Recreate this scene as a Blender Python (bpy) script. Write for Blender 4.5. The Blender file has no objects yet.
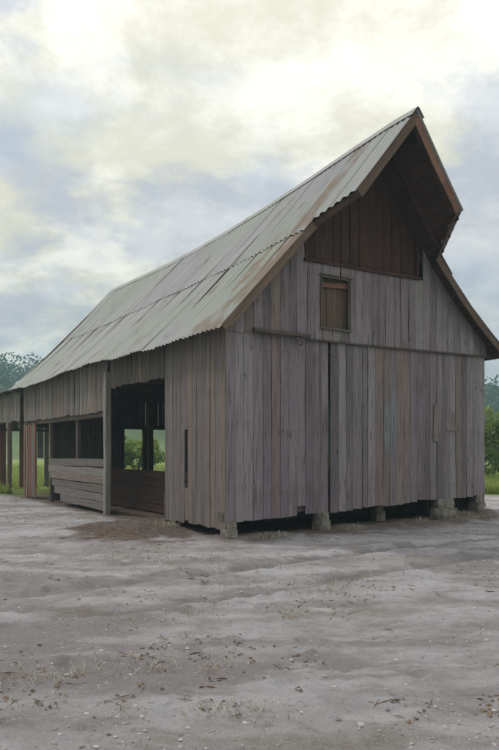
import bpy, bmesh, math, random
from mathutils import Vector, Matrix, noise
random.seed(11)
SC = bpy.context.scene
COL = SC.collection

# ------------------------------------------------------------------ camera
cam_d = bpy.data.cameras.new('camera')
cam = bpy.data.objects.new('camera', cam_d); COL.objects.link(cam)
EYE = 1.7
cam.location = (0, 0, EYE)
cam.rotation_euler = (math.radians(90), 0, 0)
cam_d.sensor_fit = 'HORIZONTAL'; cam_d.sensor_width = 36
cam_d.lens = 36 * 700 / 499
cam_d.shift_y = 0.1503
cam_d.clip_start = 0.1; cam_d.clip_end = 3000
SC.camera = cam

# ------------------------------------------------------------------ light
SUN_EL, SUN_AZ = math.radians(46), math.radians(-62)       # azimuth from +Y towards +X
sun_dir = Vector((math.sin(SUN_AZ) * math.cos(SUN_EL), math.cos(SUN_AZ) * math.cos(SUN_EL), math.sin(SUN_EL)))
sd = bpy.data.lights.new('sun', 'SUN'); sd.energy = 1.5; sd.angle = math.radians(10); sd.color = (1.0, 0.95, 0.86)
sun = bpy.data.objects.new('sun', sd); COL.objects.link(sun)
sun.rotation_euler = (-sun_dir).to_track_quat('-Z', 'Y').to_euler()

world = bpy.data.worlds.new('World'); SC.world = world; world.use_nodes = True
def build_world():
    nt = world.node_tree; N = nt.nodes; L = nt.links; N.clear()
    out = N.new('ShaderNodeOutputWorld'); bg = N.new('ShaderNodeBackground')
    sky = N.new('ShaderNodeTexSky'); sky.sky_type = 'NISHITA'; sky.sun_disc = False
    sky.sun_elevation = SUN_EL; sky.sun_rotation = SUN_AZ
    tc = N.new('ShaderNodeTexCoord'); sep = N.new('ShaderNodeSeparateXYZ'); L.new(tc.outputs['Generated'], sep.inputs[0])
    def M(op, a, b=None, c=None):
        m = N.new('ShaderNodeMath'); m.operation = op
        for i, v in enumerate((a, b, c)):
            if v is None: continue
            if hasattr(v, 'is_linked'): L.new(v, m.inputs[i])
            else: m.inputs[i].default_value = v
        return m.outputs[0]
    zc = M('MAXIMUM', sep.outputs['Z'], 0.0)
    den = M('ADD', zc, 0.32)
    cx = M('DIVIDE', sep.outputs['X'], den); cy = M('DIVIDE', sep.outputs['Y'], den)
    comb = N.new('ShaderNodeCombineXYZ'); L.new(cx, comb.inputs[0]); L.new(cy, comb.inputs[1])
    def noi(scale, det, rough, off, dist=0.0):
        mp = N.new('ShaderNodeMapping'); L.new(comb.outputs[0], mp.inputs[0]); mp.inputs['Location'].default_value = off
        n = N.new('ShaderNodeTexNoise'); L.new(mp.outputs[0], n.inputs['Vector'])
        n.inputs['Scale'].default_value = scale; n.inputs['Detail'].default_value = det
        n.inputs['Roughness'].default_value = rough; n.inputs['Distortion'].default_value = dist
        return n.outputs['Fac']
    def ramp(v, a, b):
        r = N.new('ShaderNodeMapRange'); r.interpolation_type = 'SMOOTHSTEP'
        L.new(v, r.inputs[0]); r.inputs[1].default_value = a; r.inputs[2].default_value = b
        return r.outputs[0]
    def mix(f, a, b):
        m = N.new('ShaderNodeMix'); m.data_type = 'RGBA'; L.new(f, m.inputs[0])
        for v, i in ((a, 6), (b, 7)):
            if hasattr(v, 'is_linked'): L.new(v, m.inputs[i])
            else: m.inputs[i].default_value = (*v, 1)
        return m.outputs[2]
    big = ramp(noi(1.35, 12, 0.60, CLOUD_OFF, 0.08), 0.455, 0.55)
    fine = ramp(noi(3.6, 9, 0.66, (3.1, 7.7, 0), 0.12), 0.39, 0.61)
    gap = ramp(noi(1.9, 5, 0.5, (9.4, 2.2, 0)), 0.55, 0.70)
    grey = mix(fine, (0.475, 0.50, 0.555), (0.64, 0.655, 0.69))
    cream = mix(fine, (0.70, 0.68, 0.56), (0.92, 0.905, 0.825))
    cloud = mix(big, grey, cream)
    sk = N.new('ShaderNodeVectorMath'); sk.operation = 'SCALE'; L.new(sky.outputs[0], sk.inputs[0]); sk.inputs['Scale'].default_value = 0.10
    col = mix(M('MULTIPLY', gap, 0.35), cloud, sk.outputs[0])
    cie = M('MULTIPLY_ADD', zc, 0.66, 0.71)          # an overcast sky brightens evenly towards the zenith
    fin = N.new('ShaderNodeVectorMath'); fin.operation = 'SCALE'; L.new(col, fin.inputs[0]); L.new(cie, fin.inputs['Scale'])
    L.new(fin.outputs[0], bg.inputs['Color']); bg.inputs['Strength'].default_value = 1.0
    L.new(bg.outputs[0], out.inputs[0])
CLOUD_OFF = (5.786, 19.37, 0.0)
build_world()
SC.view_settings.view_transform = 'Standard'; SC.view_settings.look = 'None'
SC.view_settings.gamma = 1; SC.view_settings.exposure = 0.30; SC.view_settings.use_curve_mapping = False
SC.cycles.max_bounces = 8; SC.cycles.volume_bounces = 1

# ------------------------------------------------------------------ helpers
def link(o, parent=None):
    COL.objects.link(o)
    if parent is not None: o.parent = parent
    return o
def mesh_obj(name, verts, faces, mat, parent=None, smooth=False, loc=None):
    me = bpy.data.meshes.new(name); me.from_pydata([tuple(v) for v in verts], [], faces); me.update()
    if mat: me.materials.append(mat)
    if smooth: me.polygons.foreach_set('use_smooth', [True] * len(me.polygons))
    o = bpy.data.objects.new(name, me)
    if loc is not None: o.location = loc
    return link(o, parent)
def empty(name, loc=(0, 0, 0), rz=0.0, parent=None):
    o = bpy.data.objects.new(name, None); o.empty_display_size = 0.3
    o.location = loc; o.rotation_euler = (0, 0, rz)
    return link(o, parent)
def tag(o, label=None, cat=None, group=None, kind=None):
    for k, v in (('label', label), ('category', cat), ('group', group), ('kind', kind)):
        if v: o[k] = v
    return o
def rnd(a, b): return random.uniform(a, b)

def beam(name, a, b, w, h, mat, parent, up=(0, 0, 1), seg=3, wob=0.012):
    """hewn timber from a to b: w across, h along 'up'; rings wander and change size a little. Local Z runs along it."""
    a = Vector(a); b = Vector(b); d = b - a; ln = d.length; z = d.normalized()
    upv = Vector(up); x = upv.cross(z)
    if x.length < 1e-3: x = Vector((1, 0, 0)).cross(z)
    x.normalize(); y = z.cross(x)
    vs = []; fs = []
    for i in range(seg + 1):
        t = i / seg; k = 1 + rnd(-.06, .06); ox, oy = (rnd(-wob, wob), rnd(-wob, wob)) if 0 < i < seg else (0, 0)
        ch = 0.14
        ring = [(-.5 + ch, -.5), (.5 - ch, -.5), (.5, -.5 + ch), (.5, .5 - ch), (.5 - ch, .5), (-.5 + ch, .5), (-.5, .5 - ch), (-.5, -.5 + ch)] if min(w, h) > .06 else [(-.5, -.5), (.5, -.5), (.5, .5), (-.5, .5)]
        for p, q in ring: vs.append((p * w * k + ox, q * h * k + oy, t * ln))
    n = len(vs) // (seg + 1)
    for i in range(seg):
        for j in range(n):
            k = (j + 1) % n; fs.append((i * n + j, i * n + k, (i + 1) * n + k, (i + 1) * n + j))
    fs.append(tuple(reversed(range(n)))); fs.append(tuple(seg * n + j for j in range(n)))
    o = mesh_obj(name, vs, fs, mat, parent)
    m = Matrix((x, y, z)).transposed().to_4x4(); m.translation = a
    o.matrix_local = m
    return o

def plank(parent, base, along, out, width, zb, zt_l, zt_r, mat, th=0.025, name='plank', gap=None, tilt=0.016):
    """upright board. base: (x,y) of its middle on the wall line, along: wall direction, out: outward normal, zb bottom, zt_* top heights at both edges"""
    al = Vector((*along, 0)); on = Vector((*out, 0))
    w = (width - (rnd(.004, .012) + (rnd(.006, .022) if random.random() < .18 else 0) if gap is None else gap)) / 2
    o0 = rnd(0, .010); n = 4; vs = []; fs = []
    lean = rnd(-tilt, tilt); bow = rnd(-.012, .016); zbr = rnd(-.02, .02)
    for i in range(n):
        t = i / (n - 1)
        for sx in (-1, 1):
            top = zt_l if sx < 0 else zt_r
            b0 = zb + zbr * sx * .5
            z = b0 + (top - b0) * t - zb
            xx = sx * (w + rnd(-.003, .002)) + lean * (t - .5)
            oo = o0 + bow * math.sin(math.pi * t) + (rnd(-.004, .008) if i == 0 else 0)
            p = al * xx + on * oo
            vs.append((p.x, p.y, z)); q = p - on * th; vs.append((q.x, q.y, z))
    for i in range(n - 1):
        a = i * 4; b = a + 4
        fs += [(a, a + 2, b + 2, b), (a + 3, a + 1, b + 1, b + 3), (a + 2, a + 3, b + 3, b + 2), (a + 1, a, b, b + 1)]
    fs += [(0, 1, 3, 2), (b + 0, b + 2, b + 3, b + 1)]
    if al.cross(Vector((0, 0, 1))).dot(on) < 0: fs = [tuple(reversed(f)) for f in fs]
    return mesh_obj(name, vs, fs, mat, parent, loc=(base[0], base[1], zb))

def stone(name, loc, size, mat, parent=None, seed=0, rz=0.0, cubic=0.75):
    """rough quarried block"""
    bm = bmesh.new(); bmesh.ops.create_cube(bm, size=2.0)
    bmesh.ops.subdivide_edges(bm, edges=bm.edges[:], cuts=3, use_grid_fill=True)
    for v in bm.verts:
        s = v.co.normalized() * 1.25
        v.co = v.co * cubic + s * (1 - cubic)
        v.co += noise.noise_vector(v.co * 1.3 + Vector((seed * 7.1, seed, 0))) * 0.16
        v.co.x *= size[0] / 2; v.co.y *= size[1] / 2; v.co.z = (v.co.z + .92) * size[2] / 2
    me = bpy.data.meshes.new(name); bm.to_mesh(me); bm.free(); me.materials.append(mat)
    o = bpy.data.objects.new(name, me); o.location = loc; o.rotation_euler = (0, 0, rz)
    return link(o, parent)

# ------------------------------------------------------------------ materials
class NT:
    def __init__(s, name):
        s.m = bpy.data.materials.new(name); s.m.use_nodes = True; s.nt = s.m.node_tree; s.N = s.nt.nodes; s.L = s.nt.links
        s.b = s.N['Principled BSDF']; s.out = s.N['Material Output']
    def new(s, t): return s.N.new(t)
    def put(s, sock, v):
        if hasattr(v, 'is_linked'): s.L.new(v, sock)
        elif isinstance(v, (tuple, list)) and len(v) == 3 and sock.type == 'RGBA': sock.default_value = (*v, 1)
        else: sock.default_value = v
    def math(s, op, a, b=None, c=None):
        m = s.new('ShaderNodeMath'); m.operation = op
        for i, v in enumerate((a, b, c)):
            if v is not None: s.put(m.inputs[i], v)
        return m.outputs[0]
    def vec(s, src, scale=(1, 1, 1), off=None):
        m = s.new('ShaderNodeMapping'); s.L.new(src, m.inputs[0]); m.inputs['Scale'].default_value = scale
        if off is not None: s.put(m.inputs['Location'], off)
        return m.outputs[0]
    def noise(s, v, scale=1, det=4, rough=.55, dist=0.0):
        n = s.new('ShaderNodeTexNoise'); s.L.new(v, n.inputs['Vector']); n.inputs['Scale'].default_value = scale
        n.inputs['Detail'].default_value = det; n.inputs['Roughness'].default_value = rough; n.inputs['Distortion'].default_value = dist
        return n.outputs['Fac']
    def ramp(s, v, a, b, lo=0.0, hi=1.0):
        r = s.new('ShaderNodeMapRange'); r.interpolation_type = 'SMOOTHSTEP'; s.put(r.inputs[0], v)
        r.inputs[1].default_value = a; r.inputs[2].default_value = b; r.inputs[3].default_value = lo; r.inputs[4].default_value = hi
        return r.outputs[0]
    def mix(s, f, a, b, mode='MIX'):
        m = s.new('ShaderNodeMix'); m.data_type = 'RGBA'; m.blend_type = mode
        s.put(m.inputs[0], f); s.put(m.inputs[6], a); s.put(m.inputs[7], b); return m.outputs[2]
    def bump(s, h, strength=.3, dist=.01):
        b = s.new('ShaderNodeBump'); b.inputs['Strength'].default_value = strength; b.inputs['Distance'].default_value = dist
        s.L.new(h, b.inputs['Height']); s.L.new(b.outputs[0], s.b.inputs['Normal'])
    def done(s, col, rough=.85, spec=.25, metal=0.0):
        s.put(s.b.inputs['Base Color'], col); s.put(s.b.inputs['Roughness'], rough)
        s.b.inputs['Specular IOR Level'].default_value = spec; s.b.inputs['Metallic'].default_value = metal
        return s.m

def wood(name, dark, mid, pale, tint, stain=(0.11, 0.085, 0.07), blotch=.6, teal=None, nails=None, odd=1.0):
    """weathered board, grain along local Z; each board its own random tone"""
    t = NT(name)
    tc = t.new('ShaderNodeTexCoord').outputs['Object']; oi = t.new('ShaderNodeObjectInfo').outputs['Random']
    geo = t.new('ShaderNodeNewGeometry').outputs['Position']
    off = t.new('ShaderNodeCombineXYZ'); r50 = t.math('MULTIPLY', oi, 57.0); t.L.new(r50, off.inputs[0]); t.L.new(r50, off.inputs[1]); t.L.new(r50, off.inputs[2])
    grain = t.noise(t.vec(tc, (55, 55, 1.6), off.outputs[0]), 1, 5, .65, .3)
    streak = t.noise(t.vec(tc, (11, 11, .55), off.outputs[0]), 1, 4, .6, .4)
    blot = t.noise(t.vec(tc, (2.2, 2.2, .9), off.outputs[0]), 1, 5, .65)
    wash = t.noise(t.vec(geo, (.45, .45, .3)), 1, 4, .55)
    r2 = t.math('FRACT', t.math('MULTIPLY', oi, 13.7)); r3 = t.math('FRACT', t.math('MULTIPLY', oi, 41.3))
    c = t.mix(t.ramp(t.math('ADD', t.math('MULTIPLY', oi, .55), t.math('MULTIPLY', streak, .5)), .2, .85), dark, pale)
    c = t.mix(t.math('MULTIPLY', r2, .75), c, mid)
    c = t.mix(t.ramp(wash, .36, .66, 0, .7), c, tint)
    c = t.mix(t.ramp(blot, .52, .75, 0, blotch), c, stain)
    c = t.mix(t.ramp(streak, .56, .70, 0, .45), c, pale)
    brn = t.mix(.55, c, (0.205, 0.150, 0.118)); pl = t.mix(.5, c, pale)
    c = t.mix(t.ramp(r3, .72, .86, 0, odd), c, brn); c = t.mix(t.ramp(r3, .22, .10, 0, odd), c, pl)
    vor = t.new('ShaderNodeTexVoronoi'); t.L.new(t.vec(tc, (5.5, 5.5, 1.7), off.outputs[0]), vor.inputs['Vector']); vor.inputs['Scale'].default_value = 1.0
    c = t.mix(t.ramp(vor.outputs['Distance'], .115, .07, 0, .75), c, (0.04, 0.03, 0.026))
    if nails:
        so = t.new('ShaderNodeSeparateXYZ'); t.L.new(tc, so.inputs[0]); sw = t.new('ShaderNodeSeparateXYZ'); t.L.new(geo, sw.inputs[0])
        ax = t.math('ABSOLUTE', t.math('SUBTRACT', t.math('ABSOLUTE', t.math('ADD', so.outputs[0], so.outputs[1])), .055))
        for lv in nails:
            dz = t.math('SUBTRACT', sw.outputs[2], t.math('ADD', lv, t.math('MULTIPLY', t.math('SUBTRACT', r2, .5), .20)))
            run = t.math('MULTIPLY', t.ramp(dz, -.30, -.02), t.ramp(dz, .012, .0)); run = t.math('MULTIPLY', run, t.ramp(ax, .018, .004, 0, .4))
            c = t.mix(run, c, (0.10, 0.062, 0.045))
            dd = t.math('SQRT', t.math('ADD', t.math('POWER', dz, 2.0), t.math('POWER', ax, 2.0)))
            c = t.mix(t.ramp(dd, .011, .006, 0, .6), c, (0.035, 0.022, 0.018))
    if teal:
        sp = t.new('ShaderNodeSeparateXYZ'); t.L.new(tc, sp.inputs[0])
        m = t.math('MULTIPLY', t.ramp(sp.outputs[2], teal[0], teal[0] + .7), t.ramp(sp.outputs[2], teal[1], teal[1] - .6))
        c = t.mix(t.math('MULTIPLY', m, t.math('MULTIPLY', t.ramp(streak, .40, .52, 0, .7), t.ramp(grain, .40, .52))), c, (0.19, 0.255, 0.27))
    c = t.mix(t.ramp(grain, .35, .5, .55, 0), c, (0.035, 0.028, 0.026))
    c = t.mix(t.ramp(grain, .55, .75, 0, .28), c, (0.36, 0.33, 0.32))
    h = t.math('ADD', grain, t.math('MULTIPLY', streak, 1.2)); t.bump(h, .55, .006)
    return t.done(c, .88, .2)
M_WALL = wood('weathered_boards', (0.125, 0.105, 0.117), (0.20, 0.170, 0.186), (0.31, 0.285, 0.292), (0.205, 0.160, 0.192), nails=(.95, 2.15, 3.72, 4.6, 5.4))
M_TEAL = wood('weathered_boards_teal_paint', (0.112, 0.096, 0.102), (0.165, 0.142, 0.152), (0.27, 0.245, 0.25), (0.18, 0.15, 0.17), nails=(.95, 2.15, 3.72), teal=(.9, 2.7))
M_SIDE = wood('weathered_side_boards', (0.105, 0.092, 0.085), (0.15, 0.132, 0.122), (0.235, 0.215, 0.205), (0.165, 0.135, 0.138), nails=(.8, 2.1, 2.9, 3.72))
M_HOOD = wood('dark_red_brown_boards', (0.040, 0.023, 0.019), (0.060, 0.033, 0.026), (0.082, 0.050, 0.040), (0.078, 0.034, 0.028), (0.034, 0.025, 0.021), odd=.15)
M_BROWN = wood('brown_boards', (0.075, 0.050, 0.040), (0.105, 0.070, 0.052), (0.15, 0.105, 0.08), (0.12, 0.068, 0.055), (0.055, 0.040, 0.034))
M_RED = wood('red_brown_boards', (0.13, 0.058, 0.042), (0.19, 0.088, 0.062), (0.25, 0.14, 0.105), (0.20, 0.088, 0.06), (0.09, 0.055, 0.045))
M_TIMBER = wood('old_timber', (0.07, 0.055, 0.046), (0.10, 0.082, 0.07), (0.155, 0.132, 0.115), (0.10, 0.08, 0.07))
M_PALE = wood('pale_timber', (0.16, 0.15, 0.14), (0.21, 0.195, 0.18), (0.30, 0.28, 0.265), (0.22, 0.20, 0.195))

def tin():
    t = NT('old_tin'); uv = t.new('ShaderNodeUVMap').outputs[0]; oi = t.new('ShaderNodeObjectInfo').outputs['Random']
    geo = t.new('ShaderNodeNewGeometry').outputs['Position']
    off = t.new('ShaderNodeCombineXYZ'); r = t.math('MULTIPLY', oi, 37.0); t.L.new(r, off.inputs[0]); t.L.new(r, off.inputs[1])
    st = t.noise(t.vec(uv, (7, .45, 1), off.outputs[0]), 1, 5, .62, .3)
    bl = t.noise(t.vec(uv, (1.6, .9, 1), off.outputs[0]), 1, 5, .6)
    wash = t.noise(t.vec(geo, (.22, .22, .3)), 1, 4, .55)
    c = t.mix(oi, (0.265, 0.258, 0.285), (0.305, 0.308, 0.312))
    c = t.mix(t.ramp(wash, .4, .62, 0, .7), c, (0.265, 0.285, 0.25))
    c = t.mix(t.ramp(st, .48, .72, 0, .45), c, (0.37, 0.37, 0.385))
    c = t.mix(t.ramp(st, .44, .28, 0, .35), c, (0.22, 0.21, 0.205))
    at = t.new('ShaderNodeAttribute'); at.attribute_name = 'rust_shade'
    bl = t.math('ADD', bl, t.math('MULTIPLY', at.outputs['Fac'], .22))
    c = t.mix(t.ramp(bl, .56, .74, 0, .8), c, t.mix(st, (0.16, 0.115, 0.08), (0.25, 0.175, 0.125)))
    t.bump(t.noise(t.vec(uv, (14, 10, 1)), 1, 4, .6), .15, .01)
    return t.done(c, t.ramp(bl, .5, .7, .72, .9), .25, 0.0)
M_TIN = tin()

def simple(name, a, b, scale, rough=.9, bstr=.5, bdist=.02, c3=None, spec=.2):
    t = NT(name); tc = t.new('ShaderNodeTexCoord').outputs['Object']
    n = t.noise(t.vec(tc, (scale,) * 3), 1, 6, .62); n2 = t.noise(t.vec(tc, (scale * 4,) * 3), 1, 4, .6)
    c = t.mix(t.ramp(n, .3, .7), a, b)
    if c3: c = t.mix(t.ramp(n2, .5, .72, 0, .7), c, c3)
    t.bump(t.math('ADD', n, t.math('MULTIPLY', n2, .5)), bstr, bdist)
    return t.done(c, rough, spec)
M_STONE = simple('pier_stone', (0.12, 0.105, 0.09), (0.27, 0.25, 0.215), 5, c3=(0.17, 0.16, 0.11), bstr=.8)
M_IRON = simple('rusty_iron', (0.035, 0.026, 0.024), (0.09, 0.05, 0.036), 14, rough=.7, spec=.4)

M_BARK = simple('bark', (0.06, 0.048, 0.038), (0.13, 0.11, 0.09), 6)

def leafmat(name, a, b, trans=.25):
    t = NT(name); at = t.new('ShaderNodeAttribute'); at.attribute_name = 'tone'
    c = t.mix(at.outputs['Fac'], a, b)
    t.done(c, .65, .25)
    tr = t.new('ShaderNodeBsdfTranslucent'); t.L.new(c, tr.inputs['Color'])
    ms = t.new('ShaderNodeMixShader'); ms.inputs[0].default_value = trans
    t.L.new(t.b.outputs[0], ms.inputs[1]); t.L.new(tr.outputs[0], ms.inputs[2]); t.L.new(ms.outputs[0], t.out.inputs[0])
    return t.m
M_WOODS = leafmat('far_foliage', (0.026, 0.070, 0.058), (0.062, 0.125, 0.080))
M_SHRUB = leafmat('shrub_leaves', (0.13, 0.20, 0.05), (0.28, 0.35, 0.09), .5)
M_GRASS = leafmat('meadow_blades', (0.16, 0.23, 0.05), (0.30, 0.34, 0.09), .45)
M_PEBBLE = leafmat('pebbles', (0.17, 0.145, 0.135), (0.44, 0.425, 0.42), 0.0)
M_STRAW = leafmat('dry_blades', (0.27, 0.235, 0.175), (0.48, 0.44, 0.36), .2)

# ------------------------------------------------------------------ place of the barn
ANG = math.radians(32.15)
KX, KY = -0.448, 13.077
DR = Vector((math.cos(ANG), math.sin(ANG))); DL = Vector((-math.sin(ANG), math.cos(ANG)))
def to_world(u, v): return Vector((KX, KY)) + DR * u + DL * v
def to_barn(x, y):
    d = Vector((x - KX, y - KY)); return d.dot(DR), d.dot(DL)
W, LEN = 7.24, 14.5
UC = 3.55

# ------------------------------------------------------------------ ground
def sstep(a, b, x):
    t = min(1, max(0, (x - a) / (b - a))); return t * t * (3 - 2 * t)
def n3(x, y, s, o=0.0): return noise.noise(Vector((x * s + o, y * s - o, o * 1.7)))
MOUND = (-2.35, 15.0)
DENT = {}
for _ in range(1500):
    dx_, dy_ = rnd(-9, 9), rnd(3.2, 19); r_ = rnd(.05, .11); e_ = (dx_, dy_, r_, rnd(.010, .032))
    for ii in (-1, 0, 1):
        for jj in (-1, 0, 1): DENT.setdefault((int(dx_ // .3) + ii, int(dy_ // .3) + jj), []).append(e_)
def gh(x, y):
    d = math.hypot(x, y - 12)
    h = .055 * n3(x, y, .35) + .028 * n3(x, y, 1.1, 5) + .014 * n3(x, y, 3.1, 9)
    if d < 25: h += .008 * n3(x, y, 8.0, 3)
    u, v = to_barn(x, y)
    inside = sstep(-.9, .2, u) * sstep(W + .9, W - .2, u) * sstep(-.9, .2, v) * sstep(LEN + 5.5, LEN + 4, v)
    h *= (1 - .75 * inside)
    # wheel ruts curving past the gable end
    for o in (0, 1.5):
        c = -2.6 - o + .25 * math.sin(u * .5)
        if v < 0: h -= .085 * math.exp(-((v - c) / .17) ** 2) * (.6 + .5 * n3(x, y, .9, 2)); h += .035 * (math.exp(-((v - c - .32) / .14) ** 2) + math.exp(-((v - c + .32) / .14) ** 2)) * (.7 + .6 * n3(x, y, 2.2, 7))
    if -1.5 < v < 2 and -1 < u < W + 2:                               # soil banked against the piers
        h += (.07 + .12 * sstep(2, 7, u)) * math.exp(-((v - .15) / .55) ** 2) * (1 + .9 * n3(x, y, 1.3, 14)) * sstep(-.8, .3, u)
    if d < 16: h += .035 * max(0, n3(x, y, 4.0, 17)) ** 1.5 + .018 * max(0, n3(x, y, 9.0, 19))
    # trampled earth spilling out of the open bay
    mx, my = x - MOUND[0], y - MOUND[1]
    h += .17 * math.exp(-((mx / 1.1) ** 2 + (my / 1.5) ** 2)) * (1 + .5 * n3(x, y, 1.8, 6))
    for a, b, r, dp in DENT.get((int(x // .3), int(y // .3)), ()):
        q = math.hypot(x - a, (y - b) * .8) / r
        if q < 2.2: h += dp * (-math.exp(-q * q * 1.4) + .45 * math.exp(-((q - 1.35) / .4) ** 2))
    h += .8 * sstep(30, 130, d) * n3(x, y, .02, 4)
    return h
def axis(near0, near1, step, far):
    a = []; v = near0
    while v < near1: a.append(v); v += step
    s = step
    while a[-1] < far: s *= 1.13; a.append(a[-1] + s)
    s = step
    while a[0] > -far: s *= 1.13; a.insert(0, a[0] - s)
    return a
def build_ground():
    xs = axis(-7.5, 7.5, .042, 640); ys = axis(2.8, 17, .05, 640)
    nx = len(xs); vs = [(x, y, gh(x, y)) for y in ys for x in xs]
    fs = [(j * nx + i, j * nx + i + 1, (j + 1) * nx + i + 1, (j + 1) * nx + i) for j in range(len(ys) - 1) for i in range(nx - 1)]
    t = NT('yard_and_meadow'); P = t.new('ShaderNodeNewGeometry').outputs['Position']
    big = t.noise(t.vec(P, (.28, .34, .3)), 1, 5, .6, .5); mid = t.noise(t.vec(P, (1.1, 1.6, 1)), 1, 6, .65, .6)
    fine = t.noise(t.vec(P, (9, 9, 9)), 1, 6, .7); grit = t.noise(t.vec(P, (60, 60, 60)), 1, 5, .8)
    swp = t.noise(t.vec(P, (.20, .75, .3), (2, 11, 0)), 1, 6, .62, .8)
    c = t.mix(t.ramp(t.math('ADD', t.math('MULTIPLY', swp, .6), t.math('MULTIPLY', mid, .4)), .42, .60), (0.285, 0.260, 0.270), (0.49, 0.475, 0.50))
    c = t.mix(t.ramp(t.noise(t.vec(P, (.35, .9, .5), (7, 3, 0)), 1, 6, .65, .4), .54, .68, 0, .6), c, (0.23, 0.195, 0.155))
    c = t.mix(t.ramp(t.noise(t.vec(P, (.4, 1.2, .5), (17, 5, 0)), 1, 6, .7, .6), .56, .66, 0, .7), c, (0.56, 0.545, 0.565))
    c = t.mix(t.ramp(fine, .52, .72, 0, .45), c, (0.16, 0.138, 0.13))
    c = t.mix(t.ramp(fine, .46, .30, 0, .3), c, (0.50, 0.48, 0.48))
    c = t.mix(t.ramp(grit, .54, .68, 0, .45), c, (0.14, 0.125, 0.12))
    c = t.mix(t.ramp(grit, .46, .34, 0, .45), c, (0.55, 0.53, 0.52))
    # brown trampled earth by the open bay and inside the barn
    sp = t.new('ShaderNodeSeparateXYZ'); t.L.new(P, sp.inputs[0]); X, Y = sp.outputs[0], sp.outputs[1]
    def dist(cx, cy, rx, ry):
        a = t.math('POWER', t.math('DIVIDE', t.math('SUBTRACT', X, cx), rx), 2.0); b = t.math('POWER', t.math('DIVIDE', t.math('SUBTRACT', Y, cy), ry), 2.0)
        return t.math('SQRT', t.math('ADD', a, b))
    wob = t.math('MULTIPLY', t.math('SUBTRACT', mid, .5), 1.3)
    m = t.ramp(t.math('ADD', dist(MOUND[0] + .15, MOUND[1] - .1, 1.65, 2.2), wob), 1.05, .75)
    bx, by = to_world(W / 2, 8.5)
    U = t.math('ADD', t.math('MULTIPLY', t.math('SUBTRACT', X, bx), DR.x), t.math('MULTIPLY', t.math('SUBTRACT', Y, by), DR.y))
    V = t.math('ADD', t.math('MULTIPLY', t.math('SUBTRACT', X, bx), DL.x), t.math('MULTIPLY', t.math('SUBTRACT', Y, by), DL.y))
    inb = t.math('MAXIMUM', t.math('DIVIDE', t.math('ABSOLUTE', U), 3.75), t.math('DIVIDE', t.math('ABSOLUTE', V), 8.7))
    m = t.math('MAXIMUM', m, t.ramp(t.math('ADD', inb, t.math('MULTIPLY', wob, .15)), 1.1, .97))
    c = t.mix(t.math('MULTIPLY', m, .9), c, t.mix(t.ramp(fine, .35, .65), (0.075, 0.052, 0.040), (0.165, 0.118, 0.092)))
    vb = t.math('ADD', V, 8.5); ub = t.math('ADD', U, W / 2)
    bend = t.math('MULTIPLY', t.math('SINE', t.math('MULTIPLY', ub, .5)), .25)
    for ro in (-2.6, -4.1):
        q = t.math('ABSOLUTE', t.math('SUBTRACT', t.math('SUBTRACT', vb, ro), bend))
        q = t.math('ADD', q, t.math('MULTIPLY', t.math('SUBTRACT', mid, .5), .35))
        c = t.mix(t.math('MULTIPLY', t.ramp(q, .24, .06), t.ramp(swp, .36, .56, .15, .6)), c, (0.16, 0.135, 0.13))   # darker soil along the wheel ruts
    # meadow beyond the yard
    md = t.ramp(t.math('ADD', dist(0, 8, 18, 20.5), t.math('MULTIPLY', t.math('SUBTRACT', big, .5), .5)), .97, 1.12)
    g = t.mix(t.ramp(t.noise(t.vec(P, (.05, .12, .1)), 1, 5, .6), .35, .65), (0.14, 0.22, 0.05), (0.25, 0.30, 0.08))
    g = t.mix(t.ramp(fine, .4, .7, 0, .4), g, (0.26, 0.24, 0.10))
    c = t.mix(md, c, g)
    h = t.math('ADD', t.math('MULTIPLY', fine, 1.0), t.math('MULTIPLY', grit, .7)); t.bump(h, 1.0, .04)
    t.done(c, .95, .15)
    o = mesh_obj('ground', vs, fs, t.m, smooth=True)
    return tag(o, 'pale dusty grey yard with brown patches running into green meadow', 'ground', kind='structure')
build_ground()

# wooded hill far behind
def hill_h(x, y):
    r = sstep(105, 215, y) * (1 - .35 * sstep(300, 520, y))
    H = 21 - 6.0 * sstep(-75, 70, x) + 5 * noise.noise(Vector((x * .012, 3.3, 0))) + 2.5 * noise.noise(Vector((x * .04, y * .02, 8)))
    return -1.5 + r * H
def build_hill():
    xs = [-620 + i * 12 for i in range(104)]; ys = [100 + i * 9 for i in range(56)]
    nx = len(xs); vs = [(x, y, hill_h(x, y)) for y in ys for x in xs]
    fs = [(j * nx + i, j * nx + i + 1, (j + 1) * nx + i + 1, (j + 1) * nx + i) for j in range(len(ys) - 1) for i in range(nx - 1)]
    t = simple('hill_grass', (0.07, 0.11, 0.035), (0.13, 0.17, 0.055), .05, bstr=.1)
    o = mesh_obj('hill', vs, fs, t, smooth=True)
    tag(o, 'low green hill rising beyond the meadow', 'hill', kind='structure')
build_hill()

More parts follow.
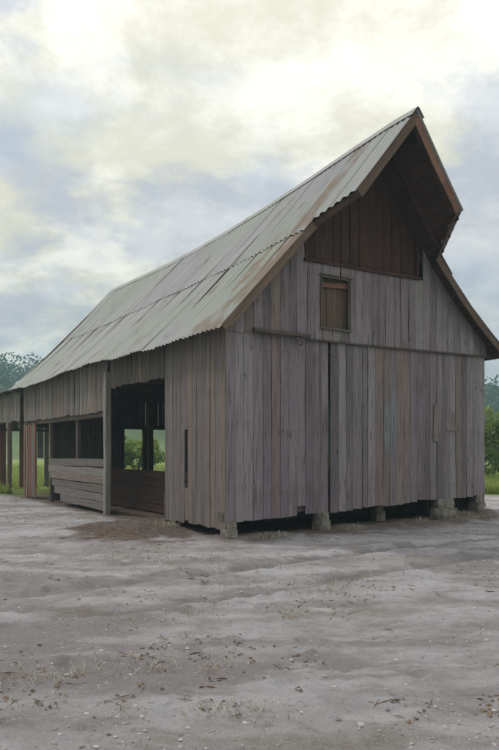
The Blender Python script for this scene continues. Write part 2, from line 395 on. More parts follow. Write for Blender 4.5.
def leaf_cloud(pts, out, tone, size, fs, tones):
    for p in pts:
        a = Vector((rnd(-1, 1), rnd(-1, 1), rnd(-1, 1))).normalized(); b = a.orthogonal().normalized(); c = a.cross(b)
        s = size * rnd(.6, 1.3); k = len(out)
        out += [p + b * s, p + c * s * .55, p - b * s, p - c * s * .55]; fs.append((k, k + 1, k + 2, k + 3))
        tt = min(1, max(0, tone + rnd(-.3, .3))); tones += [tt] * 4
def tone_mesh(name, vs, fs, tones, mat, parent=None, loc=None):
    o = mesh_obj(name, vs, fs, mat, parent, loc=loc)
    at = o.data.attributes.new('tone', 'FLOAT', 'POINT'); at.data.foreach_set('value', tones)
    return o
def crown_pts(n, c, rx, rz, lobes):
    """points in the shells of several lobes that make one uneven crown"""
    ls = [(c + Vector((rnd(-.6, .6) * rx, rnd(-.6, .6) * rx, rnd(-.5, .7) * rz)), rnd(.35, .62)) for _ in range(lobes)]
    r = []
    for _ in range(n):
        q, k = random.choice(ls); d = Vector((rnd(-1, 1), rnd(-1, 1), rnd(-1, 1))).normalized() * (rnd(.45, 1) ** .5)
        r.append(q + Vector((d.x * rx * k, d.y * rx * k, d.z * rz * k)))
    return r
def build_woods():
    vs = []; fs = []; tones = []
    y = 150
    while y < 235:
        x = -150
        while x < 150:
            px, py = x + rnd(-3, 3), y + rnd(-3, 3); h = rnd(6, 11); r = h * rnd(.36, .5)
            z0 = hill_h(px, py)
            leaf_cloud(crown_pts(150, Vector((px, py, z0 + h * .55)), r, h * .5, 6), vs, rnd(.1, .9), .55, fs, tones)
            x += rnd(5, 8)
        y += 8
    o = tone_mesh('distant_woods', vs, fs, tones, M_WOODS)
    tag(o, 'dark blue green woods covering the far hill', 'woods', kind='stuff')
build_woods()

def shrub(loc, h, r, label, n=2600):
    root = empty('shrub', loc); vs = []; fs = []; tones = []
    for k in range(9):
        c = Vector((rnd(-.55, .55) * r, rnd(-.55, .55) * r, h * rnd(.3, .8)))
        leaf_cloud(crown_pts(n // 9, c, r * .6, h * .32, 3), vs, rnd(.1, .9), .10, fs, tones)
    tone_mesh('foliage', vs, fs, tones, M_SHRUB, root)
    for k in range(4):
        a = rnd(0, 6.28); beam('stem', (rnd(-.1, .1), rnd(-.1, .1), -.1), (math.cos(a) * r * .5, math.sin(a) * r * .5, h * .65), .07, .07, M_BARK, root, up=(1, .3, 0), seg=4, wob=.05)
    tag(root, label, 'shrub')
shrub((12.9, 37.5, gh(12.9, 37.5)), 4.4, 2.2, 'broad green shrub behind the tall gable corner of the barn', 12000)
shrub((-7.6, 47, gh(-7.6, 47)), 2.9, 1.9, 'rounded yellow green shrub in the meadow behind the barn, seen through its open bay', 7000)

# ------------------------------------------------------------------ barn
barn = empty('old_barn', (KX, KY, 0), ANG)
tag(barn, 'weathered grey plank barn with projecting hay hood, standing on stone piers', 'barn')

def ridge_z(v): return 8.40 - .30 * math.sin(math.pi * min(1, max(0, (v + 1) / (LEN + 1)))) - .028 * max(0, v)
EAVE_L, EAVE_R = -.30, W + .48
def eave_z(v): return 3.98 - .045 * math.sin(v * .62 + .3) - .003 * v + .015 * math.sin(v * 2.3)
def roof_z(u, v):
    """top of the decking; both slopes flatten a little towards the eave"""
    rz, ez = ridge_z(v), eave_z(v)
    if u <= UC: t = (u - EAVE_L) / (UC - EAVE_L)
    else: t = (EAVE_R - u) / (EAVE_R - UC)
    t2 = t - (.03 if u <= UC else .105) * math.sin(math.pi * min(1, max(0, t)))
    return ez + (rz - ez) * t2
HOOD = 1.36; OVER = .34
def front_v(u):
    """front edge of the roof at wall offset u: overhang, then the hood swinging out"""
    t = (u - EAVE_L) / (UC - EAVE_L) if u <= UC else (EAVE_R - u) / (EAVE_R - UC)
    a, b = (.535, .605) if u <= UC else (.575, .695)
    if t <= a: return -OVER
    if t >= b: return -HOOD
    return -OVER - (HOOD - OVER) * (t - a) / (b - a)

# --- roof : rafters (mesh), each deck board and each tin sheet below it as sub-parts
roof = empty('roof', parent=barn)
def slope_pt(side, t, v, lift=0.0):
    u = EAVE_L + (UC - EAVE_L) * t if side == 0 else EAVE_R - (EAVE_R - UC) * t
    return Vector((u, v, roof_z(u, v) + lift))
def slope_n(side):
    run = (UC - EAVE_L) if side == 0 else (EAVE_R - UC); rise = 4.4
    return Vector((-rise, 0, run)).normalized() if side == 0 else Vector((rise, 0, run)).normalized()
for side in (0, 1):
    nrm = slope_n(side); NB = 24
    for k in range(NB):                                             # deck boards along the roof
        t0, t1 = k / NB, (k + 1) / NB - .0035
        um = slope_pt(side, (t0 + t1) / 2, 0).x
        v0 = front_v(um) + .03 + rnd(0, .03); v1 = LEN + .3 + rnd(-.03, .03); n = 9; vs = []; fs = []
        j = rnd(-.006, .006)
        for i in range(n):
            v = v0 + (v1 - v0) * i / (n - 1)
            for t, th in ((t0, 0), (t1, 0), (t1, -.026), (t0, -.026)):
                vs.append(slope_pt(side, t, v) + nrm * (th + j - .012))
        for i in range(n - 1):
            for a in range(4):
                b = (a + 1) % 4; f = (i * 4 + a, i * 4 + b, (i + 1) * 4 + b, (i + 1) * 4 + a); fs.append(f if side == 1 else tuple(reversed(f)))
        c0, c1 = (0, 3, 2, 1), (4 * n - 4, 4 * n - 3, 4 * n - 2, 4 * n - 1)
        fs += [c0, c1] if side == 1 else [tuple(reversed(c0)), tuple(reversed(c1))]
        # local frame with Z along the board so that the grain runs along it
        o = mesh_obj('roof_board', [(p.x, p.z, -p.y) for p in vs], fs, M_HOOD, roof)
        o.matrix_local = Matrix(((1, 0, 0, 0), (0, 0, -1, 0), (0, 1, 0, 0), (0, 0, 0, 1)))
    # rafters
    for v in [-HOOD + .10, -.52, .12] + [1.25 * i for i in range(1, 12)]:
        t_lo = 0.02
        if v < -OVER: t_lo = (.615 if side == 0 else .70) if v < -1 else (.56 if side == 0 else .61)
        a = slope_pt(side, t_lo, v) - nrm * .10; b = slope_pt(side, .985, v) - nrm * .10
        NS = 1 if side == 0 else 4                                   # the swept slope carries its rafters in short lengths
        for q in range(NS):
            ta = t_lo + (.985 - t_lo) * q / NS; tb = t_lo + (.985 - t_lo) * (q + 1) / NS
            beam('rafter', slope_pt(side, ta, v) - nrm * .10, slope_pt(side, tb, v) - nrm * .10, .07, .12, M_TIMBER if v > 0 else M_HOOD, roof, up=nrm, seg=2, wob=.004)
    # tin sheets: two courses, ribs down the slope
    SW = .68; total = LEN + .36
    def sheet(va, vb, ta, tb, lift, jit, rust_shade=0.0):
        vs = []; fs = []; uvs = []; ncol = 30; rows = 4
        skew = rnd(-.012, .012)
        for r in range(rows):
            for c in range(ncol + 1):
                f = c / ncol; v = va + (vb - va) * f
                ph = (v / .165) * 2 * math.pi
                if ta > .42:                                     # clip the course to the hood outline
                    pass
                t = ta + (tb - ta) * r / (rows - 1)
                p = slope_pt(side, t, v + skew * (r - 1)) + nrm * (lift + .017 * math.sin(ph) + (jit if r == 0 else 0) + .004 * noise.noise(Vector((v * 2, t * 9, side * 5))))
                vs.append(p); uvs.append((v, t * 5.8))
        for r in range(rows - 1):
            for c in range(ncol):
                a = r * (ncol + 1) + c; f = (a, a + 1, a + ncol + 2, a + ncol + 1); fs.append(tuple(reversed(f)) if side == 0 else f)
        if side == 0: fs = [tuple(reversed(f)) for f in fs]
        fs = [tuple(reversed(f)) for f in fs]
        o = mesh_obj('roof_sheet', vs, fs, M_TIN, roof, smooth=True)
        at = o.data.attributes.new('rust_shade', 'FLOAT', 'POINT'); at.data.foreach_set('value', [rust_shade + .25 * noise.noise(p * 1.5) for p in vs])
        l = o.data.uv_layers.new(name='UVMap')
        for lp in o.data.loops: l.data[lp.index].uv = uvs[lp.vertex_index]
    v = -OVER - .05; k = 0
    while v < LEN + .3:
        j = rnd(-.004, .010)
        e = v + SW + .05
        sheet(v, e, -.012 + rnd(-.008, .006), .50 + rnd(-.008, .008), .010 + .004 * (k % 2), j, (.95, .5)[k] if k < 2 else rnd(-.35, .25))  # first two sheets: extra rust tone paints in the shading along the front rake
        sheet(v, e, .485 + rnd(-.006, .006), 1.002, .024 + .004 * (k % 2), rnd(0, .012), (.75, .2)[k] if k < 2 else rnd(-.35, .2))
        v += SW; k += 1
    # hood sheets: cut to the slanting hood edge
    a, b = (.535, .605) if side == 0 else (.575, .695)
    def hood_sheet(va, vb, lift):
        vs = []; fs = []; uvs = []; ncol = 22
        for r in range(5):
            for c in range(ncol + 1):
                v = va + (vb - va) * c / ncol
                g = min(1, max(0, (-v - OVER) / (HOOD - OVER))); tlo = a + (b - a) * g - .008
                t = tlo + (1.002 - tlo) * r / 4
                vs.append(slope_pt(side, t, v) + nrm * (lift + .017 * math.sin(v / .165 * 2 * math.pi))); uvs.append((v, t * 5.8))
        for r in range(4):
            for c in range(ncol):
                q = r * (ncol + 1) + c; f = (q, q + 1, q + ncol + 2, q + ncol + 1); fs.append(f if side == 1 else tuple(reversed(f)))
        fs2 = [tuple(reversed(f)) for f in fs] if side == 1 else fs
        o = mesh_obj('roof_sheet', vs, fs2 if side == 0 else fs, M_TIN, roof, smooth=True)
        l = o.data.uv_layers.new(name='UVMap')
        for lp in o.data.loops: l.data[lp.index].uv = uvs[lp.vertex_index]
    hood_sheet(-HOOD - .05, -.76, .026); hood_sheet(-.80, -OVER + .02, .031)
    # barge boards along the front edges
    def barge(t0, v0, t1, v1, mat=M_BROWN, name='barge_board', w=.16):
        NS = 1 if side == 0 else 3
        for k in range(NS):
            f, g = k / NS, (k + 1) / NS
            p = slope_pt(side, t0 + (t1 - t0) * f, v0 + (v1 - v0) * f) - nrm * .085; q = slope_pt(side, t0 + (t1 - t0) * g, v0 + (v1 - v0) * g) - nrm * .085
            beam(name, p, q, .028, w, mat, roof, up=nrm, seg=3, wob=.005)
    barge(.0, -OVER - .01, a, -OVER - .01)
    barge(b, -HOOD + .005, .992, -HOOD + .005, M_RED if side == 1 else M_BROWN, w=.17)
    barge(a, -OVER, b, -HOOD + .02, w=.13)
    barge(.0, LEN + .32, .99, LEN + .32)
# ridge cap
vs = []; fs = []; n = 26
for i in range(n):
    v = -HOOD - .07 + (LEN + HOOD + .45) * i / (n - 1); z = ridge_z(v)
    for du, dz in ((-.17, -.135), (-.02, .052), (.02, .052), (.17, -.125)): vs.append((UC + du, v, z + dz + .004 * math.sin(i * 2.1)))
for i in range(n - 1):
    for a in range(3): fs.append((i * 4 + a, i * 4 + a + 1, i * 4 + a + 5, i * 4 + a + 4))
rc = mesh_obj('ridge_cap', vs, [tuple(reversed(f)) for f in fs], M_TIN, roof)
l = rc.data.uv_layers.new(name='UVMap')
for lp in rc.data.loops:
    co = rc.data.vertices[lp.vertex_index].co; l.data[lp.index].uv = (co.y, co.x)

def under_roof(u, v): return roof_z(u, v) - .065

# --- front gable wall
def zbot(u): return .33 + (.62 - .33) * u / W
front = empty('front_wall', parent=barn)
SEAM = 3.93
LW0, LW1, LWZ0, LWZ1 = 2.26, 2.95, 4.21, 5.23                    # loft window
HO0, HO1, HOZ = 1.85, 4.95, 5.52                                # hay opening
def edges(a, b, w, jit=.035):
    n = max(1, round((b - a) / w)); e = [a + (b - a) * i / n for i in range(n + 1)]
    return [e[0]] + [x + rnd(-jit, jit) for x in e[1:-1]] + [e[-1]]
TEAL_U = 4.1
gap_u = 2.46
lo = edges(0.0, gap_u - .03, .205) + edges(gap_u + .035, W, .21)
for a, b in zip(lo[:-1], lo[1:]):
    if b - a < .08: continue
    c = (a + b) / 2
    zb = zbot(c) + .06 * noise.noise(Vector((c * 1.1, 4.2, 0))) + rnd(-.014, .014) + (rnd(.06, .2) if random.random() < .10 else 0)
    m = M_TEAL if abs(c - TEAL_U) < .2 else M_WALL
    plank(front, (c, 0), (1, 0), (0, -1), b - a, zb, SEAM + .05, SEAM + .05, m)
up = edges(0.0, LW0 - .0, .205) + edges(LW1, W, .215)
for a, b in zip(up[:-1], up[1:]):
    if a >= LW0 - .01 and b <= LW1 + .01: continue
    tl, tr = under_roof(a, 0), under_roof(b, 0)
    c = (a + b) / 2
    if HO0 - .06 < c < HO1 + .06: tl = tr = HOZ
    plank(front, (c, -.034), (1, 0), (0, -1), b - a, SEAM + rnd(-.02, .02), tl, tr, M_WALL)
e = edges(LW0, LW1, .23)
for a, b in zip(e[:-1], e[1:]):
    plank(front, ((a + b) / 2, -.034), (1, 0), (0, -1), b - a, SEAM, LWZ0, LWZ0, M_WALL)
    plank(front, ((a + b) / 2, -.034), (1, 0), (0, -1), b - a, LWZ1, HOZ, HOZ, M_WALL)
# loft window: a brown board hatch set back in its frame
lw = empty('loft_window', parent=barn)
for a, b in ((LW0 - .1, LW0 + .20), (LW0 + .20, LW0 + .46), (LW0 + .46, LW1 + .14)):
    plank(lw, ((a + b) / 2, .10), (1, 0), (0, -1), b - a, LWZ0 - .03, LWZ1 + .02, LWZ1 + .02, M_BROWN, name='hatch_board')
beam('frame', (LW0 - .035, -.05, LWZ0 - .05), (LW0 - .035, -.05, LWZ1 + .06), .03, .03, M_TIMBER, lw, up=(0, 1, 0))
beam('frame', (LW1 + .035, -.05, LWZ0 - .05), (LW1 + .035, -.05, LWZ1 + .06), .03, .03, M_TIMBER, lw, up=(0, 1, 0))
beam('sill', (LW0 - .08, -.06, LWZ0 - .035), (LW1 + .08, -.06, LWZ0 - .035), .04, .03, M_TIMBER, lw)
beam('lintel', (LW0 - .08, -.055, LWZ1 + .04), (LW1 + .08, -.055, LWZ1 + .04), .04, .03, M_TIMBER, lw)
beam('hatch_batten', (LW0 + .02, .055, LWZ1 - .14), (LW1 + .08, .055, LWZ1 - .10), .025, .10, M_RED, lw)
# hay opening trim and inner framing
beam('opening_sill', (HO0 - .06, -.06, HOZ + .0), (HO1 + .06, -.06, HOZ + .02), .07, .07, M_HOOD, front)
e = edges(HO0 + .03, HO1 - .03, .24)                                 # the closed hay door, dark boards under the hood
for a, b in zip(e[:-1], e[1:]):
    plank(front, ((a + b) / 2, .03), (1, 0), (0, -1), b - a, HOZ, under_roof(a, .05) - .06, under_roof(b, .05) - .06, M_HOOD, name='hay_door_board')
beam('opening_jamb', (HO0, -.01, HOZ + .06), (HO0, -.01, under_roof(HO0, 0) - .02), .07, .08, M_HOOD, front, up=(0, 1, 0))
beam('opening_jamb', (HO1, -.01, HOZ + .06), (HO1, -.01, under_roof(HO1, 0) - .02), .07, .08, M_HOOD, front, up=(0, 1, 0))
beam('seam_batten', (1.9, -.05, SEAM - .01), (W + .05, -.05, SEAM + .02), .05, .035, M_TIMBER, front)
# door track with its hanger hook
tr = beam('door_track', (.55, -.115, 3.985), (1.86, -.125, 3.965), .10, .075, M_TIMBER, barn)
def hook():
    pts = [Vector((1.52, -.14, 3.93)), Vector((1.53, -.15, 3.84)), Vector((1.57, -.16, 3.78)), Vector((1.63, -.16, 3.76)), Vector((1.66, -.16, 3.81)), Vector((1.64, -.16, 3.85))]
    vs = []; fs = []
    for i, p in enumerate(pts):
        r = .026 - .002 * i
        for k in range(6):
            a = k * math.pi / 3; vs.append(p + Vector((math.cos(a) * r, math.sin(a) * r * .7, math.sin(a) * r * .4)))
    for i in range(len(pts) - 1):
        for k in range(6): fs.append((i * 6 + k, i * 6 + (k + 1) % 6, i * 6 + 6 + (k + 1) % 6, i * 6 + 6 + k))
    mesh_obj('track_hook', vs, fs, M_IRON, barn, smooth=True)
hook()
# patch boards on the right half
for (u, z0, z1, w, rz) in ((5.55, 1.9, 2.75, .16, .02), (6.05, 2.15, 2.55, .30, -.05)):
    o = plank(front, (u, -.028), (1, 0), (0, -1), w, z0, z1, z1 + .02, M_SIDE, name='patch_board'); o.rotation_euler = (0, rz, 0)

# --- left side wall
side = empty('side_wall', parent=barn)
def eave_under(v): return roof_z(.05, v) - .07
B1, B2 = 2.62, 6.1
s1 = edges(0.0, 1.50, .20) + edges(1.68, B1, .20)
for a, b in zip(s1[:-1], s1[1:]):
    c = (a + b) / 2
    if 1.49 < a < 1.6 and b - a > .1 and abs(b - 1.68) < .01: continue
    zt = eave_under(c)
    plank(side, (0, c), (0, -1), (-1, 0), b - a, .22 + .05 * noise.noise(Vector((c * 1.3, 9, 0))) + rnd(-.02, .02) - .05 * c / B1, zt, zt, M_SIDE)
zt = eave_under(1.59)
plank(side, (0, 1.59), (0, -1), (-1, 0), .18, 2.12, zt, zt, M_SIDE)
plank(side, (0, 1.59), (0, -1), (-1, 0), .18, .25, .92, .92, M_SIDE)
plank(side, (.06, 1.59), (0, -1), (-1, 0), .24, .8, 2.2, 2.2, M_BROWN)
e = edges(B2, LEN, .22)
for a, b in zip(e[:-1], e[1:]):
    c = (a + b) / 2; zt = eave_under(c)
    plank(side, (0, c), (0, -1), (-1, 0), b - a, 2.72 + .05 * noise.noise(Vector((c, 2, 2))) + rnd(-.015, .015), zt, zt, M_SIDE)
for k in range(6):                                                    # half wall of level boards
    z = .22 + k * .225
    beam('half_wall_board', (-.02 + rnd(-.008, .008), B2 + .06, z + rnd(-.02, .02)), (-.02, B2 + 5.2 + rnd(-.2, .1) - .35 * (3 - k) * (k < 3), z + rnd(-.03, .03)), .03, .212, M_SIDE, side, seg=4, wob=.006)
# posts and plates
def post(u, v, h, w=.17, mat=M_TIMBER, z0=-.05, name='post'):
    return beam(name, (u, v, z0), (u + rnd(-.02, .02), v + rnd(-.02, .02), h), w, w, mat, barn, up=(0, 1, 0), seg=5, wob=.012)
post(.13, .13, 3.80); post(.13, B1 - .02, 3.80, .18); post(-.015, B2 + .0, 3.72, .17, M_PALE)
for v in (8.9, 11.6, LEN - .12): post(.16, v, 3.78, .14)
for v in (.13, 3.6, 7.2, 10.8, LEN - .12): post(W - .13, v, 3.80)
for v in (3.9, 7.8, 11.4): post(UC, v, 3.70, .2)
beam('wall_plate', (.13, .02, 3.74), (.13, LEN, 3.70), .16, .16, M_TIMBER, barn, seg=8)
beam('wall_plate', (W - .13, .02, 3.74), (W - .13, LEN, 3.70), .16, .16, M_TIMBER, barn, seg=8)
e = edges(B1 + .08, B2 - .08, .21)
for a, b in zip(e[:-1], e[1:]):                                       # short dark boards added to keep the top of the open bay dark
    zt = eave_under((a + b) / 2)
    plank(side, (.03, (a + b) / 2), (0, -1), (-1, 0), b - a, 3.30 + rnd(-.03, .03), zt, zt, M_TIMBER)
beam('half_wall_rail', (.10, B2, 2.66), (.10, LEN, 2.66), .10, .16, M_TIMBER, barn, seg=6)
beam('girt', (.1, .1, 2.1), (W - .1, .1, 2.15), .10, .12, M_TIMBER, barn)
for v in [.2 + 1.2 * i for i in range(12)]:
    beam('loft_joist', (.22, v, 3.60), (W - .05, v, 3.60), .08, .2, M_TIMBER, barn)
for k in range(5):                                                     # manger boards inside the open bay
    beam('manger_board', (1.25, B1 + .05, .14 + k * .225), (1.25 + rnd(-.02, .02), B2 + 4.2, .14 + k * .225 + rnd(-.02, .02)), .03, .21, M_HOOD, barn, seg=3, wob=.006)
for k, v in enumerate((12.86, 13.1, 13.33, 13.62, 13.95, 14.2)):      # upright red brown pales by the far bay
    plank(side, (-.03, v + .1), (0, -1), (-1, 0), (.2, .22, .17, .2, .24, .2)[k], .06 + rnd(-.03, .05), 2.66 - rnd(0, .12), 2.66 - rnd(0, .12), (M_RED, M_SIDE, M_RED, M_RED, M_SIDE, M_RED)[k], name='pale')
for k in range(9):  # dark partition added to blacken the view behind the half wall
    plank(barn, (.42 + k * .235, 11.9), (1, 0), (0, -1), .238, .02, 3.5, 3.5, M_TIMBER, name='dark_backing_board', gap=.003)
for k in range(24):
    a = .04 + k * .3
    beam('loft_board', (a + .15, .05, 3.722), (a + .15, LEN - .05, 3.722), .29, .03, M_BROWN, barn, seg=2, wob=.002)
for k in range(10):  # floor added to keep the crawlspace behind the piers dark
    beam('floor_board', (.05, .16 + k * .25, .62), (W - .05, .16 + k * .25, .74), .03, .24, M_TIMBER, barn, up=(0, 1, 0), seg=2, wob=.002)
for k in range(28):  # boards added under the floor to shut daylight out of the crawlspace
    plank(barn, (.12 + k * .255, 2.62), (1, 0), (0, -1), .262, .0, .74, .74, M_TIMBER, name='light_block_board', gap=.002)
# sill beam and stone piers
beam('sill_beam', (-.02, .16, .44), (W, .16, .78), .20, .18, M_TIMBER, barn, seg=6)
beam('sill_beam', (.14, .0, .36), (.14, B1, .30), .20, .18, M_TIMBER, barn, seg=3)
def gz(u, v):
    p = to_world(u, v); return gh(p.x, p.y)
for i, (u, v, sx, sy, top) in enumerate(((.10, .04, .24, .30, .33), (2.28, .02, .24, .32, .42), (4.30, .55, .24, .3, .52), (5.86, .05, .58, .38, .56), (7.08, .09, .24, .34, .61), (.16, 2.5, .3, .3, .2))):
    g = gz(u, v) - .04
    stone('pier_stone', (u, v, g), (sx, sy, (top - g) * .62), M_STONE, barn, i, rnd(-.2, .2), .74)
    stone('pier_stone', (u + rnd(-.02, .02), v + .01, g + (top - g) * .54), (sx * .8, sy * .85, (top - g) * .55), M_STONE, barn, i + 9, rnd(-.3, .3), .72)
# --- right side wall and back wall
right = empty('right_wall', parent=barn)
e = edges(.0, LEN, .26)
for a, b in zip(e[:-1], e[1:]):
    zt = roof_z(W, (a + b) / 2) - .07
    plank(right, (W, (a + b) / 2), (0, 1), (1, 0), b - a, -.12 + rnd(-.03, .03), zt, zt, M_SIDE)
back = empty('back_wall', parent=barn)
e = [0.0] + edges(.26, 2.2, .24)[0:] + edges(2.2, 3.74, .24)[1:] + edges(3.74, 6.3, .25)[1:] + edges(6.3, W, .24)[1:]
for a, b in zip(e[:-1], e[1:]):
    c = (a + b) / 2; tl, tr_ = under_roof(b, LEN), under_roof(a, LEN)
    if c < 2.2: plank(back, (c, LEN), (-1, 0), (0, 1), b - a, 2.7 + rnd(-.05, .05), tl, tr_, M_SIDE)
    elif c < 3.74 or c > 6.3: plank(back, (c, LEN), (-1, 0), (0, 1), b - a, .15 + rnd(-.04, .04), tl, tr_, M_SIDE)
    else:
        plank(back, (c, LEN), (-1, 0), (0, 1), b - a, 2.52, tl, tr_, M_SIDE)
        plank(back, (c, LEN), (-1, 0), (0, 1), b - a, .12, .72 + rnd(-.08, .1), .72 + rnd(-.08, .1), M_SIDE)
post(4.72, LEN - .05, 2.6, .24); post(3.74, LEN - .08, 2.6, .14); post(6.3, LEN - .08, 2.6, .14)
beam('back_girt', (.1, LEN - .09, 2.6), (W - .1, LEN - .09, 2.6), .12, .16, M_TIMBER, barn)

# ------------------------------------------------------------------ open shed behind the barn
sx, sy = to_world(0, LEN)
shed = empty('open_shed', (sx, sy, 0), ANG)
tag(shed, 'low open post shed with tin roof joined to the far end of the barn', 'shed')
SL, SWD = 4.8, 3.5
for (u, v, m) in ((.02, 2.3, M_TIMBER), (.02, SL - .1, M_RED), (SWD, .4, M_TIMBER), (SWD, 2.4, M_TIMBER), (SWD, SL - .1, M_TIMBER)):
    p = to_world(u, LEN + v); beam('post', (u, v, gh(p.x, p.y) - .06), (u + rnd(-.03, .03), v, 3.78), .16, .16, m, shed, up=(0, 1, 0), seg=5)
beam('plate', (.02, .36, 3.82), (.02, SL + .1, 3.80), .14, .14, M_TIMBER, shed, seg=4)
beam('plate', (SWD, .36, 4.12), (SWD, SL + .1, 4.10), .14, .14, M_TIMBER, shed, seg=4)
for v in (.5, 1.9, 3.3, 4.7):
    beam('rafter', (-.3, v, 3.86), (SWD + .3, v, 4.21), .07, .12, M_TIMBER, shed)
for i in range(7):
    v0 = .36 + i * .69; vs = []; fs = []; nc = 30; uvs = []
    for r in range(3):
        for c in range(nc + 1):
            v = v0 + .73 * c / nc; u = -.36 + (SWD + .7) * r / 2
            vs.append((u, v, 3.935 + (u + .3) * .096 + .017 * math.sin(v / .165 * 6.283) + .005 * (i % 2) + (rnd(-.003, .003) if r == 0 else 0))); uvs.append((v, u))
    for r in range(2):
        for c in range(nc):
            q = r * (nc + 1) + c; fs.append((q, q + nc + 1, q + nc + 2, q + 1))
    o = mesh_obj('roof_sheet', vs, [tuple(reversed(f)) for f in fs], M_TIN, shed, smooth=True)
    l = o.data.uv_layers.new(name='UVMap')
    for lp in o.data.loops: l.data[lp.index].uv = uvs[lp.vertex_index]
e = edges(.5, SL, .2)
for a, b in zip(e[:-1], e[1:]): plank(shed, (-.03, (a + b) / 2), (0, -1), (-1, 0), b - a, 2.78 + rnd(-.04, .04), 3.83, 3.83, M_SIDE)
for a, b, z0, m in ((-.02, .2, .1, M_SIDE), (.22, .47, .12, M_RED), (1.02, 1.24, .1, M_RED), (1.26, 1.5, .1, M_BROWN), (1.52, 1.76, .14, M_RED), (1.78, 2.06, 1.35, M_SIDE), (2.08, 2.3, .1, M_SIDE), (2.31, 2.55, .1, M_BROWN), (2.56, 2.8, .1, M_SIDE), (2.82, 3.06, .1, M_SIDE), (3.08, 3.4, .1, M_SIDE)):
    plank(shed, ((a + b) / 2, SL), (-1, 0), (0, 1), b - a, z0, 3.95, 3.95, m)
plank(shed, (.75, SL), (-1, 0), (0, 1), .5, 2.5, 3.9, 3.9, M_SIDE)
beam('rail', (0, SL - .05, 2.55), (SWD, SL - .05, 2.55), .08, .12, M_TIMBER, shed)

# ------------------------------------------------------------------ loose cover on the ground
def blades(name, spots, mat, hmin, hmax, label, cat, per=9, spread=.06, wid=.006):
    vs = []; fs = []; tones = []
    for (x, y, k) in spots:
        z = gh(x, y) - .01
        for _ in range(per):
            a = rnd(0, 6.283); bx, by = x + rnd(-spread, spread), y + rnd(-spread, spread); h = rnd(hmin, hmax) * k; w = wid * rnd(.7, 1.5); ln = h * rnd(.4, 1.7)
            dx, dy = math.cos(a), math.sin(a); px, py = -dy * w, dx * w; q = len(vs)
            vs += [Vector((bx - px, by - py, z)), Vector((bx + px, by + py, z)), Vector((bx + dx * ln * .4 + px * .7, by + dy * ln * .4 + py * .7, z + h * .65)), Vector((bx + dx * ln * .4 - px * .7, by + dy * ln * .4 - py * .7, z + h * .65)), Vector((bx + dx * ln, by + dy * ln, z + h))]
            fs += [(q, q + 1, q + 2, q + 3), (q + 3, q + 2, q + 4)]; tt = rnd(0, 1); tones += [tt] * 5
    o = tone_mesh(name, vs, fs, tones, mat)
    return tag(o, label, cat, kind='stuff')
def in_barn(x, y):
    u, v = to_barn(x, y); return -.1 < u < W + .1 and -.1 < v < LEN + 5
sp = []
while len(sp) < 900:
    x, y = rnd(-9, 11), rnd(4.2, 27)
    if in_barn(x, y): continue
    if n3(x, y, .45, 12) + .35 * n3(x, y, 1.7, 3) < .22: continue
    sp.append((x, y, rnd(.5, 1.2)))
for _ in range(300):                                                  # along the foot of the walls
    u, v = (rnd(-.2, W + .3), rnd(-.35, .02)) if random.random() < .7 else (rnd(-.4, -.05), rnd(0, 2.4))
    p = to_world(u, v)
    if n3(p.x, p.y, 1.1, 31) > -.05: sp.append((p.x, p.y, rnd(.6, 2.0)))
blades('dry_grass', sp, M_STRAW, .015, .07, 'short dry straw coloured grass tufts scattered over the yard', 'dry grass', per=22, spread=.14, wid=.0035)
sp = []
for _ in range(350):
    a, r = rnd(0, 6.28), rnd(0, 1) ** .6; sp.append((MOUND[0] + math.cos(a) * r * 1.3, MOUND[1] + .2 + math.sin(a) * r * 1.7, rnd(.3, .8)))
blades('straw_litter', sp, M_STRAW, .01, .05, 'thin straw litter strewn over the brown earth before the open bay', 'straw', per=2, spread=.08, wid=.004)
sp = []
for _ in range(9000):
    y = 27 + 40 * rnd(0, 1) ** 1.6; x = rnd(-.42, .42) * y + rnd(-2, 2)
    if in_barn(x, y) or (x / 18) ** 2 + ((y - 8) / 20.5) ** 2 < 1.0: continue
    sp.append((x, y, rnd(.6, 1.4)))
blades('meadow_grass', sp, M_GRASS, .15, .45, 'long yellow green meadow grass behind the barn', 'grass', per=6, spread=.25, wid=.016)

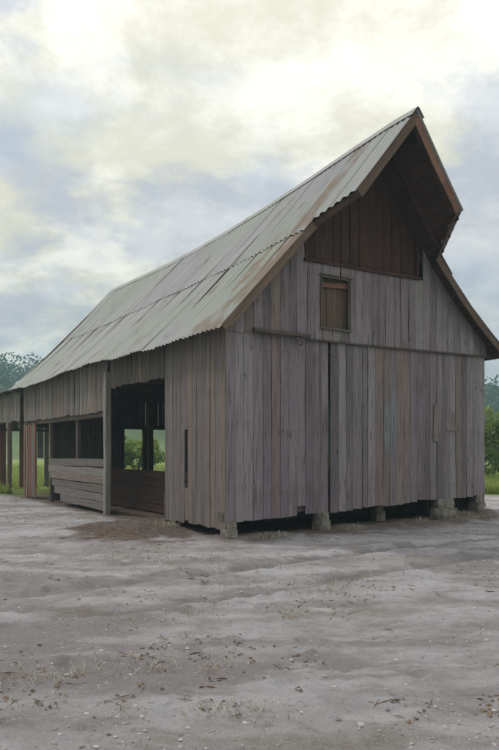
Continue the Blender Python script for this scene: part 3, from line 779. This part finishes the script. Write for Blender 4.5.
def pebbles():
    vs = []; fs = []; tones = []
    ico = [(0, 0, 1), (.89, 0, .45), (.28, .85, .45), (-.72, .53, .45), (-.72, -.53, .45), (.28, -.85, .45), (.72, .53, -.45), (-.28, .85, -.45), (-.89, 0, -.45), (-.28, -.85, -.45), (.72, -.53, -.45), (0, 0, -1)]
    tri = [(0, 1, 2), (0, 2, 3), (0, 3, 4), (0, 4, 5), (0, 5, 1), (1, 6, 2), (2, 7, 3), (3, 8, 4), (4, 9, 5), (5, 10, 1), (6, 7, 2), (7, 8, 3), (8, 9, 4), (9, 10, 5), (10, 6, 1), (11, 7, 6), (11, 8, 7), (11, 9, 8), (11, 10, 9), (11, 6, 10)]
    n = 0
    while n < 14000:
        y = 2.8 + 17 * rnd(0, 1) ** 1.5; x = rnd(-.42, .42) * y
        if in_barn(x, y) or n3(x, y, .6, 21) + .5 * n3(x, y, 2.3, 8) < rnd(-.35, .5): continue
        s = .0035 + .020 * rnd(0, 1) ** 9; k = len(vs); z = gh(x, y) - s * .1
        q = (rnd(.7, 1.4), rnd(.7, 1.4), rnd(.45, .8)); a = rnd(0, 6.28); ca, sa = math.cos(a), math.sin(a)
        for p in ico:
            j = rnd(.62, 1.2); px, py = p[0] * q[0] * s * j, p[1] * q[1] * s * j
            vs.append((x + px * ca - py * sa, y + px * sa + py * ca, z + p[2] * q[2] * s * j))
        fs += [tuple(i + k for i in t) for t in tri]; n += 1; tones += [rnd(0, 1)] * 12
    o = tone_mesh('gravel', vs, fs, tones, M_PEBBLE)
    tag(o, 'small pale grey pebbles scattered over the yard', 'gravel', kind='stuff')
pebbles()

def litter():
    vs = []; fs = []; tones = []; n = 0
    while n < 800:
        y = 3.0 + 14 * rnd(0, 1) ** 1.3; x = rnd(-.42, .42) * y
        if in_barn(x, y) or n3(x, y, .8, 41) + .5 * n3(x, y, 2.6, 4) < .22: continue
        z = gh(x, y) + .004; a = rnd(0, 6.28); k = len(vs); n += 1
        if random.random() < .3:
            l, w = rnd(.03, .09), .003
        else: l, w = rnd(.012, .03), rnd(.008, .016)
        dx, dy = math.cos(a), math.sin(a)
        vs += [Vector((x - dx * l, y - dy * l, z)), Vector((x - dy * w, y + dx * w, z + rnd(.003, .016))), Vector((x + dx * l, y + dy * l, z + rnd(0, .012))), Vector((x + dy * w, y - dx * w, z + rnd(0, .006)))]
        fs.append((k, k + 3, k + 2, k + 1)); tones += [rnd(0, 1)] * 4
    o = tone_mesh('dead_leaf_litter', vs, fs, tones, leafmat('dead_leaves', (0.07, 0.045, 0.03), (0.22, 0.15, 0.095), .1))
    tag(o, 'small brown dead leaves and twigs lying in drifts on the yard', 'leaf litter', kind='stuff')
litter()

# ------------------------------------------------------------------ air
def haze():
    x0, x1, y0, y1, z0, z1 = -700, 700, -700, 700, -6, 48
    vs = [(x, y, z) for z in (z0, z1) for y in (y0, y1) for x in (x0, x1)]
    fs = [(0, 2, 3, 1), (4, 5, 7, 6), (0, 1, 5, 4), (2, 6, 7, 3), (0, 4, 6, 2), (1, 3, 7, 5)]
    t = NT('haze_air'); t.N.remove(t.b)
    v = t.new('ShaderNodeVolumePrincipled'); v.inputs['Color'].default_value = (0.55, 0.80, 0.92, 1); v.inputs['Density'].default_value = 0.0013; v.inputs['Anisotropy'].default_value = .2
    t.L.new(v.outputs[0], t.out.inputs['Volume'])
    o = mesh_obj('haze', vs, fs, t.m); tag(o, 'thin pale blue haze in the air over the meadow', 'haze', kind='stuff')
haze()
